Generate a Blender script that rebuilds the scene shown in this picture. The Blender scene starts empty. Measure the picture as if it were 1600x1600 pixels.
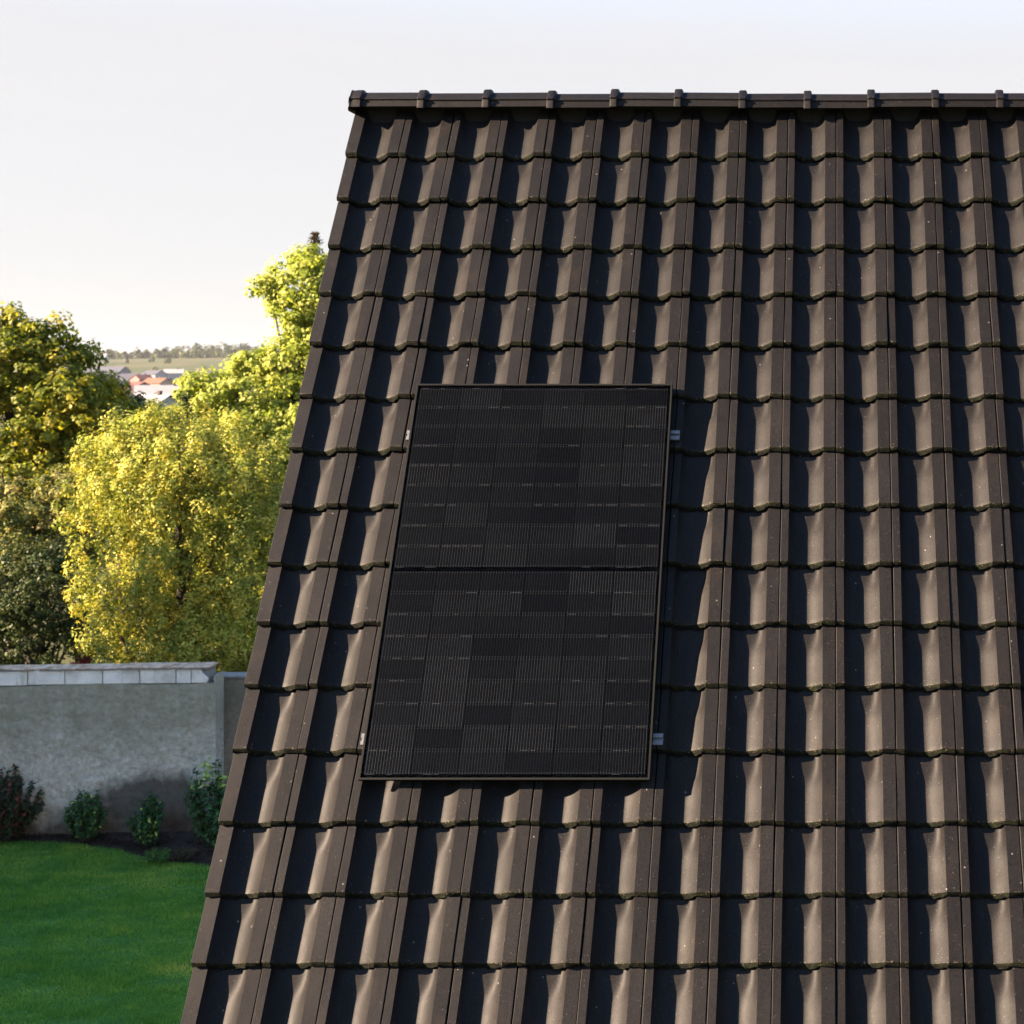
import bpy, bmesh, math, random
import numpy as np
from mathutils import Vector, Matrix, Quaternion

random.seed(7)
rng = np.random.default_rng(7)
SC = bpy.context.scene
COL = SC.collection
R = math.radians

# ------------------------------------------------------------------ camera
F_PX, PPX, PPY = 2260.0, 1307.0, 575.0          # in 1600-pixel units
EYE = 5.9
cam_d = bpy.data.cameras.new('camera')
cam = bpy.data.objects.new('camera', cam_d)
COL.objects.link(cam)
SC.camera = cam
cam.location = (0, 0, EYE)
cam.rotation_euler = (R(90), 0, 0)
cam_d.sensor_width = 36
cam_d.lens = F_PX / 1600 * 36
cam_d.shift_x = (800 - PPX) / 1600
cam_d.shift_y = -(800 - PPY) / 1600
cam_d.clip_start = 0.1
cam_d.clip_end = 20000
cam_d.dof.use_dof = True
cam_d.dof.focus_distance = 6.2
cam_d.dof.aperture_fstop = 6.3

# ------------------------------------------------------------------ sky, sun, exposure
SUN = Vector((-0.862, -0.299, 0.410)).normalized()
EXPOSURE = 3.0
world = bpy.data.worlds.new('World')
SC.world = world
world.use_nodes = True
wn, wl = world.node_tree.nodes, world.node_tree.links
wn.clear()
sky = wn.new('ShaderNodeTexSky')
sky.sky_type = 'NISHITA'
sky.sun_disc = False
sky.sun_elevation = math.asin(SUN.z)
sky.sun_rotation = math.atan2(SUN.x, SUN.y)
sky.altitude = 200
sky.air_density = 1.0
sky.dust_density = 0.4
sky.ozone_density = 3.0
bgn = wn.new('ShaderNodeBackground')
bgn.inputs['Strength'].default_value = 0.08
# thin high cirrus: long wisps a little whiter than the sky around them
tc = wn.new('ShaderNodeTexCoord')
mp = wn.new('ShaderNodeMapping')
mp.inputs['Scale'].default_value = (3.0, 3.0, 16.0)
nz = wn.new('ShaderNodeTexNoise')
nz.inputs['Scale'].default_value = 1.6
nz.inputs['Detail'].default_value = 6
nz.inputs['Roughness'].default_value = 0.6
mr = wn.new('ShaderNodeMapRange')
mr.inputs['From Min'].default_value = 0.50
mr.inputs['From Max'].default_value = 0.85
mr.inputs['To Max'].default_value = 0.7
mx = wn.new('ShaderNodeMix')
mx.data_type = 'RGBA'
mx.inputs['B'].default_value = (1.42, 1.36, 1.34, 1)
# milky autumn haze that is thickest towards the horizon, the same all round
hz = wn.new('ShaderNodeMix'); hz.data_type = 'RGBA'
hz.inputs['B'].default_value = (1.31, 1.265, 1.26, 1)
sx = wn.new('ShaderNodeSeparateXYZ')
hr = wn.new('ShaderNodeMapRange'); hr.interpolation_type = 'SMOOTHSTEP'
hr.inputs['From Min'].default_value = 0.20; hr.inputs['From Max'].default_value = 0.46
hr.inputs['To Min'].default_value = 0.965; hr.inputs['To Max'].default_value = 0.0
wl.new(tc.outputs['Generated'], sx.inputs[0]); wl.new(sx.outputs['Z'], hr.inputs['Value'])
wl.new(hr.outputs['Result'], hz.inputs['Factor']); wl.new(sky.outputs['Color'], hz.inputs['A'])
wl.new(tc.outputs['Generated'], mp.inputs['Vector'])
wl.new(mp.outputs['Vector'], nz.inputs['Vector'])
wl.new(nz.outputs['Fac'], mr.inputs['Value'])
wl.new(mr.outputs['Result'], mx.inputs['Factor'])
wl.new(hz.outputs['Result'], mx.inputs['A'])
wl.new(mx.outputs['Result'], bgn.inputs['Color'])
wo = wn.new('ShaderNodeOutputWorld')
wl.new(bgn.outputs['Background'], wo.inputs['Surface'])

sun_d = bpy.data.lights.new('sun', 'SUN')
sun_d.energy = 5.0
sun_d.angle = R(0.5)
sun_d.color = (1.0, 0.76, 0.55)
sun_o = bpy.data.objects.new('sun', sun_d)
COL.objects.link(sun_o)
sun_o.rotation_euler = SUN.to_track_quat('Z', 'Y').to_euler()
sun_o.location = SUN * 60

SC.render.engine = 'CYCLES'
SC.view_settings.view_transform = 'Standard'
SC.view_settings.look = 'None'
SC.view_settings.gamma = 1.0
SC.view_settings.use_curve_mapping = False
SC.view_settings.exposure = EXPOSURE

# ------------------------------------------------------------------ helpers
def at(px, py, d):
    """the point at depth d that stands at that place of the photograph"""
    return Vector(((px - PPX) / F_PX * d, d, EYE - (py - PPY) / F_PX * d))

def link(o, parent=None):
    COL.objects.link(o)
    if parent is not None:
        o.parent = parent
    return o

def empty(name, loc=(0, 0, 0), parent=None):
    o = bpy.data.objects.new(name, None)
    o.location = loc
    o.empty_display_size = 0.2
    return link(o, parent)

def tag(o, label=None, cat=None, group=None, kind=None):
    if label: o['label'] = label
    if cat: o['category'] = cat
    if group: o['group'] = group
    if kind: o['kind'] = kind
    return o

def mesh_np(name, v, f, mats=(), tone=None, smooth=False, midx=None):
    v = np.asarray(v, dtype=np.float32)
    f = np.asarray(f, dtype=np.int32)
    k = f.shape[1]
    me = bpy.data.meshes.new(name)
    me.vertices.add(len(v)); me.vertices.foreach_set('co', v.ravel())
    me.loops.add(f.size); me.loops.foreach_set('vertex_index', f.ravel())
    me.polygons.add(len(f))
    me.polygons.foreach_set('loop_start', np.arange(0, f.size, k, dtype=np.int32))
    if smooth: me.polygons.foreach_set('use_smooth', np.ones(len(f), dtype=bool))
    for m in mats: me.materials.append(m)
    if midx is not None: me.polygons.foreach_set('material_index', np.asarray(midx, dtype=np.int32))
    if tone is not None:
        a = me.attributes.new('tone', 'FLOAT', 'POINT')
        a.data.foreach_set('value', np.asarray(tone, dtype=np.float32))
    me.update(calc_edges=True)
    me.validate()
    return me

class MB:
    """collects faces of any size for one mesh"""
    def __init__(self): self.v = []; self.f = []; self.m = []
    def add(self, vs, fs, m=0):
        b = len(self.v)
        self.v += [tuple(p) for p in vs]
        self.f += [tuple(i + b for i in q) for q in fs]
        self.m += [m] * len(fs)
    def box(self, x0, x1, y0, y1, z0, z1, m=0):
        vs = [(x, y, z) for x in (x0, x1) for y in (y0, y1) for z in (z0, z1)]
        self.add(vs, [(0, 1, 3, 2), (4, 6, 7, 5), (0, 4, 5, 1), (2, 3, 7, 6), (0, 2, 6, 4), (1, 5, 7, 3)], m)
    def tube(self, pts, rad, n=6, m=0):
        rings = []
        b = len(self.v)
        up = Vector((0.3, 0.8, 0.5)).normalized()
        for i, p in enumerate(pts):
            p = Vector(p)
            a = Vector(pts[max(i - 1, 0)]); c = Vector(pts[min(i + 1, len(pts) - 1)])
            t = (c - a).normalized()
            s = t.cross(up)
            if s.length < 1e-3: s = t.cross(Vector((1, 0, 0)))
            s.normalize(); w = s.cross(t)
            for k in range(n):
                q = 2 * math.pi * k / n
                self.v.append(tuple(p + (s * math.cos(q) + w * math.sin(q)) * rad[i]))
        for i in range(len(pts) - 1):
            for k in range(n):
                a = b + i * n + k; c = b + i * n + (k + 1) % n
                self.f.append((a, c, c + n, a + n)); self.m.append(m)
        self.f.append(tuple(b + k for k in range(n))[::-1]); self.m.append(m)
        self.f.append(tuple(b + (len(pts) - 1) * n + k for k in range(n))); self.m.append(m)
    def mesh(self, name, mats, sharp=None, bevel=0):
        me = bpy.data.meshes.new(name)
        me.from_pydata(self.v, [], self.f)
        for m in mats: me.materials.append(m)
        me.polygons.foreach_set('material_index', self.m)
        if bevel:
            bm = bmesh.new(); bm.from_mesh(me)
            bmesh.ops.remove_doubles(bm, verts=bm.verts, dist=1e-6)
            es = [e for e in bm.edges if len(e.link_faces) == 2 and e.calc_face_angle() > 0.5]
            bmesh.ops.bevel(bm, geom=es, offset=bevel, segments=1, affect='EDGES', clamp_overlap=True)
            bm.to_mesh(me); bm.free()
        if sharp is not None:
            me.polygons.foreach_set('use_smooth', np.ones(len(me.polygons), dtype=bool))
            me.set_sharp_from_angle(angle=R(sharp))
        me.update()
        return me
    def build(self, name, mats, parent=None, loc=(0, 0, 0), **k):
        if not isinstance(mats, (list, tuple)): mats = [mats]
        o = bpy.data.objects.new(name, self.mesh(name, mats, **k))
        o.location = loc
        return link(o, parent)

# ------------------------------------------------------------------ materials
class NT:
    def __init__(self, name):
        self.m = bpy.data.materials.new(name); self.m.use_nodes = True
        self.n = self.m.node_tree.nodes; self.l = self.m.node_tree.links
        self.p = self.n['Principled BSDF']; self.out = self.n['Material Output']
    def new(self, t, **k):
        o = self.n.new('ShaderNode' + t)
        for a, b in k.items(): setattr(o, a, b)
        return o
    def put(self, sock, val):
        if isinstance(val, bpy.types.NodeSocket): self.l.new(val, sock)
        elif isinstance(val, (tuple, list)) and len(val) == 3 and sock.type == 'RGBA': sock.default_value = (*val, 1)
        else: sock.default_value = val
    def coord(self, kind='Object', scale=(1, 1, 1), rnd=0.0):
        c = self.new('TexCoord').outputs[kind]
        m = self.new('Mapping'); self.l.new(c, m.inputs['Vector']); m.inputs['Scale'].default_value = scale
        if rnd:
            oi = self.new('ObjectInfo').outputs['Random']
            cb = self.new('CombineXYZ')
            for i, k in enumerate((1.0, 1.7, 2.3)):
                q = self.math('MULTIPLY', oi, rnd * k); self.l.new(q, cb.inputs[i])
            self.l.new(cb.outputs[0], m.inputs['Location'])
        return m.outputs['Vector']
    def noise(self, vec, scale, detail=4, rough=0.55):
        n = self.new('TexNoise'); self.l.new(vec, n.inputs['Vector'])
        n.inputs['Scale'].default_value = scale; n.inputs['Detail'].default_value = detail
        n.inputs['Roughness'].default_value = rough
        return n.outputs['Fac']
    def math(self, op, a, b=0.0, clamp=False):
        n = self.new('Math', operation=op); n.use_clamp = clamp
        self.put(n.inputs[0], a); self.put(n.inputs[1], b)
        return n.outputs[0]
    def rng(self, v, a, b, c=0.0, d=1.0):
        n = self.new('MapRange'); self.put(n.inputs['Value'], v)
        n.inputs['From Min'].default_value = a; n.inputs['From Max'].default_value = b
        n.inputs['To Min'].default_value = c; n.inputs['To Max'].default_value = d
        return n.outputs['Result']
    def mix(self, f, a, b, mode='MIX'):
        n = self.new('Mix', data_type='RGBA', blend_type=mode)
        self.put(n.inputs['Factor'], f); self.put(n.inputs['A'], a); self.put(n.inputs['B'], b)
        return n.outputs['Result']
    def ramp(self, f, stops):
        n = self.new('ValToRGB'); self.put(n.inputs['Fac'], f)
        e = n.color_ramp.elements
        while len(e) < len(stops): e.new(0.5)
        for i, (p, c) in enumerate(stops): e[i].position = p; e[i].color = (*c, 1)
        return n.outputs['Color']
    def bump(self, h, strength=0.3, dist=0.01):
        n = self.new('Bump'); self.l.new(h, n.inputs['Height'])
        n.inputs['Strength'].default_value = strength; n.inputs['Distance'].default_value = dist
        self.l.new(n.outputs['Normal'], self.p.inputs['Normal'])
        return n
    def done(self, color=None, rough=0.6, spec=0.5, metal=0.0):
        if color is not None: self.put(self.p.inputs['Base Color'], color)
        self.put(self.p.inputs['Roughness'], rough)
        self.put(self.p.inputs['Specular IOR Level'], spec)
        self.put(self.p.inputs['Metallic'], metal)
        return self.m

def simple(name, color, rough=0.6, metal=0.0, var=0.15, scale=6.0, bump=0.0, spec=0.4):
    t = NT(name)
    v = t.coord('Object', rnd=7.0)
    n = t.noise(v, scale, 5)
    c = t.mix(n, tuple(x * (1 - var) for x in color), tuple(min(1, x * (1 + var)) for x in color))
    if bump: t.bump(t.noise(v, scale * 8, 4), bump, 0.01)
    return t.done(c, rough, spec, metal)

def tile_material(name='engobed_clay', mossy=True):
    t = NT(name)
    v = t.coord('Object', rnd=31.0)
    big = t.noise(v, 7, 3, 0.6)
    fine = t.noise(v, 190, 3, 0.8)
    col = t.ramp(big, [(0.25, (0.0056, 0.0054, 0.0054)), (0.55, (0.0068, 0.0064, 0.0063)), (0.8, (0.0086, 0.0076, 0.0071))])
    col = t.mix(0.7, col, t.ramp(fine, [(0.36, (0.0016, 0.0015, 0.0015)), (0.64, (0.0138, 0.0122, 0.0118))]))
    oi = t.new('ObjectInfo').outputs['Random']
    hs = t.new('HueSaturation'); t.put(hs.inputs['Color'], col); t.put(hs.inputs['Value'], t.rng(oi, 0, 1, 0.74, 1.12))
    col = hs.outputs['Color']
    # brown dust that gathers in patches
    dust = t.rng(t.noise(t.coord('Object', (1, 0.5, 1), 17.0), 11, 4, 0.65), 0.56, 0.78, 0, 0.55)
    col = t.mix(dust, col, (0.015, 0.0108, 0.0080))
    # rain streaks that run down the tile
    run = t.rng(t.noise(t.coord('Object', (1, 0.12, 1), 41.0), 60, 4, 0.6), 0.5, 0.75, 0, 0.5)
    col = t.mix(run, col, t.mix(0.65, col, (0.0015, 0.0015, 0.0016)))
    # pale lichen and bird specks
    vo = t.new('TexVoronoi'); t.l.new(v, vo.inputs['Vector']); vo.inputs['Scale'].default_value = 62
    dots = t.math('LESS_THAN', vo.outputs['Distance'], 0.085)
    sparse = t.math('GREATER_THAN', t.noise(v, 33, 2), 0.53)
    vo2 = t.new('TexVoronoi'); t.l.new(v, vo2.inputs['Vector']); vo2.inputs['Scale'].default_value = 17
    dots2 = t.math('LESS_THAN', vo2.outputs['Distance'], 0.06)
    sp = t.math('MAXIMUM', t.math('MULTIPLY', dots, sparse), t.math('MULTIPLY', dots2, t.math('GREATER_THAN', t.noise(v, 13, 2), 0.52)))
    col = t.mix(sp, col, (0.085, 0.078, 0.068))
    # moss and pale lichen creeping up from the lower edge
    sy = t.new('SeparateXYZ'); t.l.new(t.new('TexCoord').outputs['Object'], sy.inputs[0])
    up = t.math('ADD', sy.outputs['Y'], t.math('MULTIPLY', t.math('SUBTRACT', t.noise(v, 55, 3, 0.7), 0.5), 0.05))
    if mossy: col = t.mix(t.rng(up, -0.006, 0.004, 0.9, 0.0), col, (0.0065, 0.0075, 0.0035))
    if mossy: col = t.mix(t.math('MULTIPLY', t.rng(up, 0.0, 0.012, 1.0, 0.0), t.math('GREATER_THAN', t.noise(v, 120, 2, 0.7), 0.64)), col, (0.07, 0.06, 0.038))
    t.bump(t.math('ADD', fine, t.math('MULTIPLY', big, 2.0)), 0.22, 0.003)
    return t.done(col, t.rng(big, 0.3, 0.7, 0.47, 0.57), 0.088)

def moss_material():
    t = NT('mossy_butt')
    v = t.coord('Object', rnd=23.0)
    n = t.noise(v, 45, 5, 0.7)
    col = t.ramp(n, [(0.40, (0.0020, 0.0020, 0.0020)), (0.52, (0.0036, 0.0044, 0.0022)), (0.62, (0.0085, 0.0105, 0.0035)), (0.78, (0.017, 0.021, 0.006))])
    pale = t.math('GREATER_THAN', t.noise(v, 95, 3, 0.8), 0.70)
    col = t.mix(pale, col, (0.035, 0.04, 0.03))
    t.bump(n, 0.8, 0.01)
    return t.done(col, 0.9, 0.1)

M = {}
M['tile'] = tile_material()
M['ridge'] = tile_material('engobed_ridge_clay', False)
M['moss'] = moss_material()
M['deck'] = simple('roof_underlay', (0.003, 0.003, 0.003), 0.9)
M['plaster_white'] = simple('white_render', (0.62, 0.60, 0.56), 0.9, var=0.08, bump=0.2)
M['wood'] = simple('dark_timber', (0.06, 0.04, 0.028), 0.7)
M['frame'] = simple('black_anodised_aluminium', (0.0085, 0.0088, 0.0080), 0.5, 0.0, var=0.05, spec=0.06)
M['alu'] = simple('mill_aluminium', (0.075, 0.082, 0.092), 0.45, 0.0, var=0.06)
M['bark'] = simple('bark', (0.030, 0.024, 0.019), 0.95, var=0.4, scale=9, bump=0.6)
M['soil'] = simple('soil', (0.020, 0.014, 0.010), 0.95, var=0.5, scale=14, bump=0.8)

# ------------------------------------------------------------------ the setting: terrain
def terrain_z(x, y):
    y = np.asarray(y, dtype=float)
    z = np.interp(y, [-4000, 40, 70, 200, 450, 800, 1150, 1500, 1900, 2250, 2600, 3200, 6000],
                  [0, 0, -1.5, -6.5, -10.5, -16.5, -17, -6, 12, 20, 22, 10, -30])
    w = np.clip((y - 60) / 600, 0, 1)
    return z + w * (2.2 * np.sin(np.asarray(x) * 0.006 + 1) + 1.6 * np.sin(np.asarray(x) * 0.0031 + y * 0.004))

def build_ground():
    ys = np.concatenate([np.linspace(-300, 20, 18), np.linspace(30, 100, 15), np.linspace(130, 700, 20), np.linspace(760, 3300, 46), np.linspace(3600, 6000, 7)])
    xs = np.concatenate([np.linspace(-3500, -900, 14), np.linspace(-820, 300, 57), np.linspace(400, 3500, 16)])
    X, Y = np.meshgrid(xs, ys)
    Z = terrain_z(X, Y) - 0.03
    v = np.stack([X, Y, Z], -1).reshape(-1, 3)
    nx = len(xs); ny = len(ys)
    i = np.arange(nx * ny).reshape(ny, nx)
    f = np.stack([i[:-1, :-1], i[:-1, 1:], i[1:, 1:], i[1:, :-1]], -1).reshape(-1, 4)
    t = NT('meadow_ground')
    c = t.coord('Object')
    fields = t.new('TexVoronoi'); t.l.new(t.coord('Object', (1, 0.6, 0)), fields.inputs['Vector']); fields.inputs['Scale'].default_value = 0.013
    sep = t.new('SeparateColor'); t.l.new(fields.outputs['Color'], sep.inputs[0])
    col = t.ramp(sep.outputs[0], [(0.0, (0.028, 0.040, 0.014)), (0.35, (0.038, 0.046, 0.018)), (0.6, (0.075, 0.065, 0.03)), (0.85, (0.032, 0.042, 0.016))])
    col = t.mix(t.rng(t.noise(c, 0.25, 6), 0.3, 0.7), col, t.mix(0.5, col, (0.05, 0.06, 0.02)))
    o = bpy.data.objects.new('ground', mesh_np('ground', v, f, [t.done(col, 0.95, 0.1)], smooth=True))
    link(o); tag(o, 'open ground running down to the valley and up to the far hill', kind='structure')
build_ground()

# ------------------------------------------------------------------ the house: tiled roof
ALPHA = R(62.7)
CA, SA = math.cos(ALPHA), math.sin(ALPHA)
W, G = 0.2365, 0.2616
ROOF_O = Vector((0, 7.03, EYE + 1.05))        # lower edge of the first course, at the tenth seam
UP = Vector((0, CA, SA)); NRM = Vector((0, -SA, CA))
NCOL, NROW = 29, 20

house = empty('house', (0.9, 7.2, 0))
tag(house, 'house with a steep dark brown roof of troughed clay tiles and ridge caps', 'house')
roof_loc = ROOF_O - Vector(house.location)

def roof_mesh():
    mb = MB()
    # a deck slab below the tiles in the roof's own axes, and the back slope
    x0, x1 = -10.02 * W, (NCOL - 9) * W
    low = -(NROW - 1) * G + 0.06
    mb.box(x0, x1, low, G + 0.0, -0.16, -0.115)
    return mb.mesh('roof', [M['deck']])
roof = bpy.data.objects.new('roof', roof_mesh())
roof.location = roof_loc
roof.rotation_euler = (ALPHA, 0, 0)
link(roof, house)

TILT = 0.029 / G
def tile_mesh(seed, extra=0.0, q_top=1.14):
    """one tile: flat rib, deep round trough that flattens towards its head, flat rib; rounded mossy butt"""
    r = random.Random(seed)
    wid = W + extra - 0.0035
    xl, xr = 0.135 * W + extra, 0.765 * W + extra
    hw = (xr - xl) / 2; xm = (xl + xr) / 2
    ss = [-1, -0.97, -0.9, -0.78, -0.62, -0.42, -0.2, 0, 0.2, 0.42, 0.6, 0.74, 0.85, 0.93, 0.98, 1]
    xs = [0.0, 0.0022] + [xm + s * hw for s in ss] + [wid - 0.0022, wid]
    prof = [None, None] + ss + [None, None]
    qs = [0.0, 0.018, 0.06, 0.2, 0.36, 0.48, 0.58, 0.66, 0.74, 0.82, 0.9, 0.97, 1.04, q_top]
    warp = r.uniform(-0.0012, 0.0012)
    def depth(q):
        k = min(1, max(0, (q - 0.50) / 0.42)); k = k * k * (3 - 2 * k)
        return 0.0480 - 0.0110 * k, 2.35 + 3.2 * k
    def top(x, s, q):
        z = -TILT * q * G + warp * math.sin(3.1 * q + x * 20)
        if s is not None:
            d, p = depth(q)
            if s > 0: p = 1.62 + (p - 2.35) * 1.15      # the far side of the trough rises more gently
            z -= d * (1 - abs(s) ** p)
        if x < 0.001 or x > wid - 0.001: z -= 0.0018
        return z
    v, f, m = [], [], []
    n = len(xs)
    rows = []
    def add_row(ys, zs):
        b = len(v)
        for x, y, z in zip(xs, ys, zs): v.append((x, y, z))
        rows.append(b)
    # underside back, butt bottom, butt middle, butt top, then the upper surface
    jit = [r.uniform(-0.0032, 0.0032) for _ in xs]
    zt = [top(x, s, 0) for x, s in zip(xs, prof)]
    ex = [0.0045 * (1 - abs(s) ** 3) if s is not None else 0.0 for s in prof]     # more moss hangs in the trough
    add_row([0.075] * n, [z - 0.0255 for z in zt])
    add_row([-0.0095 - e + j for j, e in zip(jit, ex)], [z - 0.0245 + j * 0.4 for z, j in zip(zt, jit)])
    add_row([-0.0135 - e + j for j, e in zip(jit, ex)], [z - 0.0155 for z in zt])
    add_row([-0.0070 + j * 0.5 for j in jit], [z - 0.0060 for z in zt])
    add_row([-0.0010] * n, [z - 0.0008 for z in zt])
    for q in qs[1:]:
        add_row([q * G] * n, [top(x, s, q) for x, s in zip(xs, prof)])
    for a, b in zip(rows[:-1], rows[1:]):
        for i in range(n - 1):
            f.append((a + i, a + i + 1, b + i + 1, b + i))
            m.append(1 if rows.index(a) <= 2 else 0)
    # side cheeks
    drop = 0.055 if extra else 0.024
    for side in (0, n - 1):
        top_i = [b + side for b in rows[4:]]
        bi = len(v)
        for k in top_i:
            x, y, z = v[k]; v.append((x, y, z - (drop if side == 0 else 0.024)))
        for k in range(len(top_i) - 1):
            q = (top_i[k], top_i[k + 1], bi + k + 1, bi + k)
            f.append(q if side == 0 else q[::-1]); m.append(0)
    me = bpy.data.meshes.new('roof_tile')
    me.from_pydata(v, [], f)
    me.materials.append(M['tile']); me.materials.append(M['moss'])
    me.polygons.foreach_set('material_index', m)
    me.polygons.foreach_set('use_smooth', np.ones(len(f), dtype=bool))
    me.set_sharp_from_angle(angle=R(24))
    me.update()
    return me

TILES = [tile_mesh(s) for s in range(7)]
VERGE = [tile_mesh(100 + s, extra=0.10 * W) for s in range(3)]
TOPT = [tile_mesh(200 + s, q_top=1.06) for s in range(4)]
TOPV = tile_mesh(300, extra=0.10 * W, q_top=1.06)
ROW_DV = {11: -0.004, 12: -0.005, 13: 0.008, 14: 0.009, 15: -0.006}
far_tiles = []
for row in range(1, NROW + 1):
    sag = ROW_DV.get(row, random.uniform(-0.002, 0.002))
    for c in range(NCOL):
        if c == 0:
            me = TOPV if row == 1 else random.choice(VERGE)
            x = -10.1 * W
        else:
            me = random.choice(TOPT if row == 1 else TILES)
            x = (c - 10) * W
        loc = (x + random.uniform(-0.0011, 0.0011), -(row - 1) * G - sag + random.uniform(-0.0015, 0.0015), random.uniform(-0.0022, 0.0030))
        rot = (random.uniform(-0.004, 0.004), random.uniform(-0.013, 0.013), random.uniform(-0.005, 0.005))
        if c <= 16 and row <= 17:
            o = bpy.data.objects.new('roof_tile', me)
            o.location = loc; o.rotation_euler = rot
            link(o, roof)
        else:
            far_tiles.append((me, loc, rot))
def join_tiles(items, name, parent):
    vs, fs, ms, base = [], [], [], 0
    for me, loc, rot in items:
        n = len(me.vertices); co = np.empty(n * 3, dtype=np.float32); me.vertices.foreach_get('co', co)
        from mathutils import Euler
        rm = np.array(Euler(rot).to_matrix())
        vs.append(co.reshape(-1, 3) @ rm.T + np.array(loc))
        li = np.empty(len(me.loops), dtype=np.int32); me.loops.foreach_get('vertex_index', li)
        fs.append(li.reshape(-1, 4) + base); base += n
        mi = np.empty(len(me.polygons), dtype=np.int32); me.polygons.foreach_get('material_index', mi); ms.append(mi)
    me = mesh_np(name, np.concatenate(vs), np.concatenate(fs), [M['tile'], M['moss']], smooth=True, midx=np.concatenate(ms))
    me.set_sharp_from_angle(angle=R(24))
    o = link(bpy.data.objects.new(name, me), parent)
    tag(o, kind='stuff')
join_tiles(far_tiles, 'roof_tile', roof)

# ridge caps
RIDGE_Y, RIDGE_Z = 7.172, 7.262
RP = 0.316
def ridge_profile(grow):
    g = grow
    half = [(-0.066 - g, -0.078 - g * 0.3), (-0.062 - g, -0.075), (-0.056 - g, -0.046 + g * 0.2), (-0.061 - g, -0.042 + g * 0.2), (-0.060 - g, -0.036 + g * 0.3), (-0.050 - g * 0.9, -0.033 + g * 0.5), (-0.026 - g * 0.5, -0.006 + g), (-0.012, 0.000 + g)]
    return half + [(-y, z) for y, z in half[::-1]]
def ridge_mesh(end=False):
    mb = MB()
    st = []     # (x, grow)
    if end:
        st = [(-0.024, 0.012), (-0.020, 0.014), (-0.012, 0.010), (0.004, 0.013), (0.034, 0.013), (0.038, 0.0), (RP, 0.0)]
    else:
        st = [(-0.004, 0.013), (0.000, 0.017), (0.030, 0.017), (0.034, 0.012), (0.036, 0.0), (RP - 0.0, 0.0)]
    P = [ridge_profile(g) for _, g in st]
    n = len(P[0])
    vs = []
    for (x, g), p in zip(st, P):
        for j, (y, z) in enumerate(p):
            if end and x < -0.02: z -= 0.004 if j in (0, n - 1) else 0.022
            vs.append((x, y, z))
    fs = []
    for i in range(len(st) - 1):
        for k in range(n - 1):
            a = i * n + k
            fs.append((a, a + n, a + n + 1, a + 1))
    # left face closes the cap
    fs.append(tuple(range(n)))
    mb.add(vs, fs)
    # under-lip so that the front edge has thickness
    return mb.mesh('ridge_tile', [M['ridge']], sharp=22, bevel=0.0022)
RM, RME = ridge_mesh(), ridge_mesh(True)
x = -2.372
k = 0
while x < (NCOL - 9) * W - 0.1:
    o = bpy.data.objects.new('ridge_tile', RME if k == 0 else RM)
    o.location = Vector((x, RIDGE_Y, RIDGE_Z)) - Vector(house.location) + Vector((random.uniform(-.003, .003), random.uniform(-.004, .004), random.uniform(-.005, .004)))
    o.rotation_euler = (random.uniform(-.01, .01), random.uniform(-.006, .006), random.uniform(-.006, .006))
    link(o, house)
    x += RP; k += 1
# ventilation comb strip under the caps
mb = MB()
mb.box(-10.0 * W, (NCOL - 9) * W, 0.018, 0.030, -0.24, -0.03)
mb.build('ridge_strip', M['deck'], house, Vector((0, RIDGE_Y, RIDGE_Z)) - Vector(house.location))

# body of the house
def house_body():
    hx = Vector(house.location)
    x0, x1 = -10.0 * W + 0.12, (NCOL - 9) * W - 0.15
    yf, yb = 5.05, 9.3
    ze = 2.75
    mb = MB()
    mb.add([(x0, yf, 0), (x1, yf, 0), (x1, yb, 0), (x0, yb, 0), (x0, yf, ze), (x1, yf, ze), (x1, yb, ze), (x0, yb, ze),
            (x0, RIDGE_Y, 6.85), (x1, RIDGE_Y, 6.85)],
           [(0, 1, 5, 4), (2, 3, 7, 6), (0, 4, 8, 7, 3), (1, 2, 6, 9, 5), (4, 5, 9, 8), (7, 8, 9, 6)])
    mb.build('wall', M['plaster_white'], house, -hx)
    mb = MB()
    # back slope as a slab, eaves gutter board in front
    t = math.tan(ALPHA)
    y1, y2 = RIDGE_Y + 0.02, 9.6
    z1, z2 = 7.12, 7.12 - (y2 - y1) * t
    mb.add([(-10 * W, y1, z1), (x1 + .15, y1, z1), (x1 + .15, y2, z2), (-10 * W, y2, z2),
            (-10 * W, y1, z1 - .2), (x1 + .15, y1, z1 - .2), (x1 + .15, y2, z2 - .2), (-10 * W, y2, z2 - .2)],
           [(0, 1, 2, 3), (7, 6, 5, 4), (0, 3, 7, 4), (1, 5, 6, 2), (2, 6, 7, 3), (0, 4, 5, 1)])
    mb.build('back_slope', M['ridge'], house, -hx)
    eave = ROOF_O - UP * ((NROW - 1) * G)
    mb = MB()
    for k in range(12):
        a0, a1 = math.pi * (1 + k / 12), math.pi * (1 + (k + 1) / 12)
        cy, cz, rr = eave.y - 0.03, eave.z - 0.06, 0.075
        p = [(cy + rr * math.cos(a), cz + rr * math.sin(a)) for a in (a0, a1)]
        mb.add([(-10 * W, *p[0]), (x1 + .1, *p[0]), (x1 + .1, *p[1]), (-10 * W, *p[1])], [(0, 1, 2, 3)])
    mb.build('gutter', M['alu'], house, -hx)
house_body()

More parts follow.
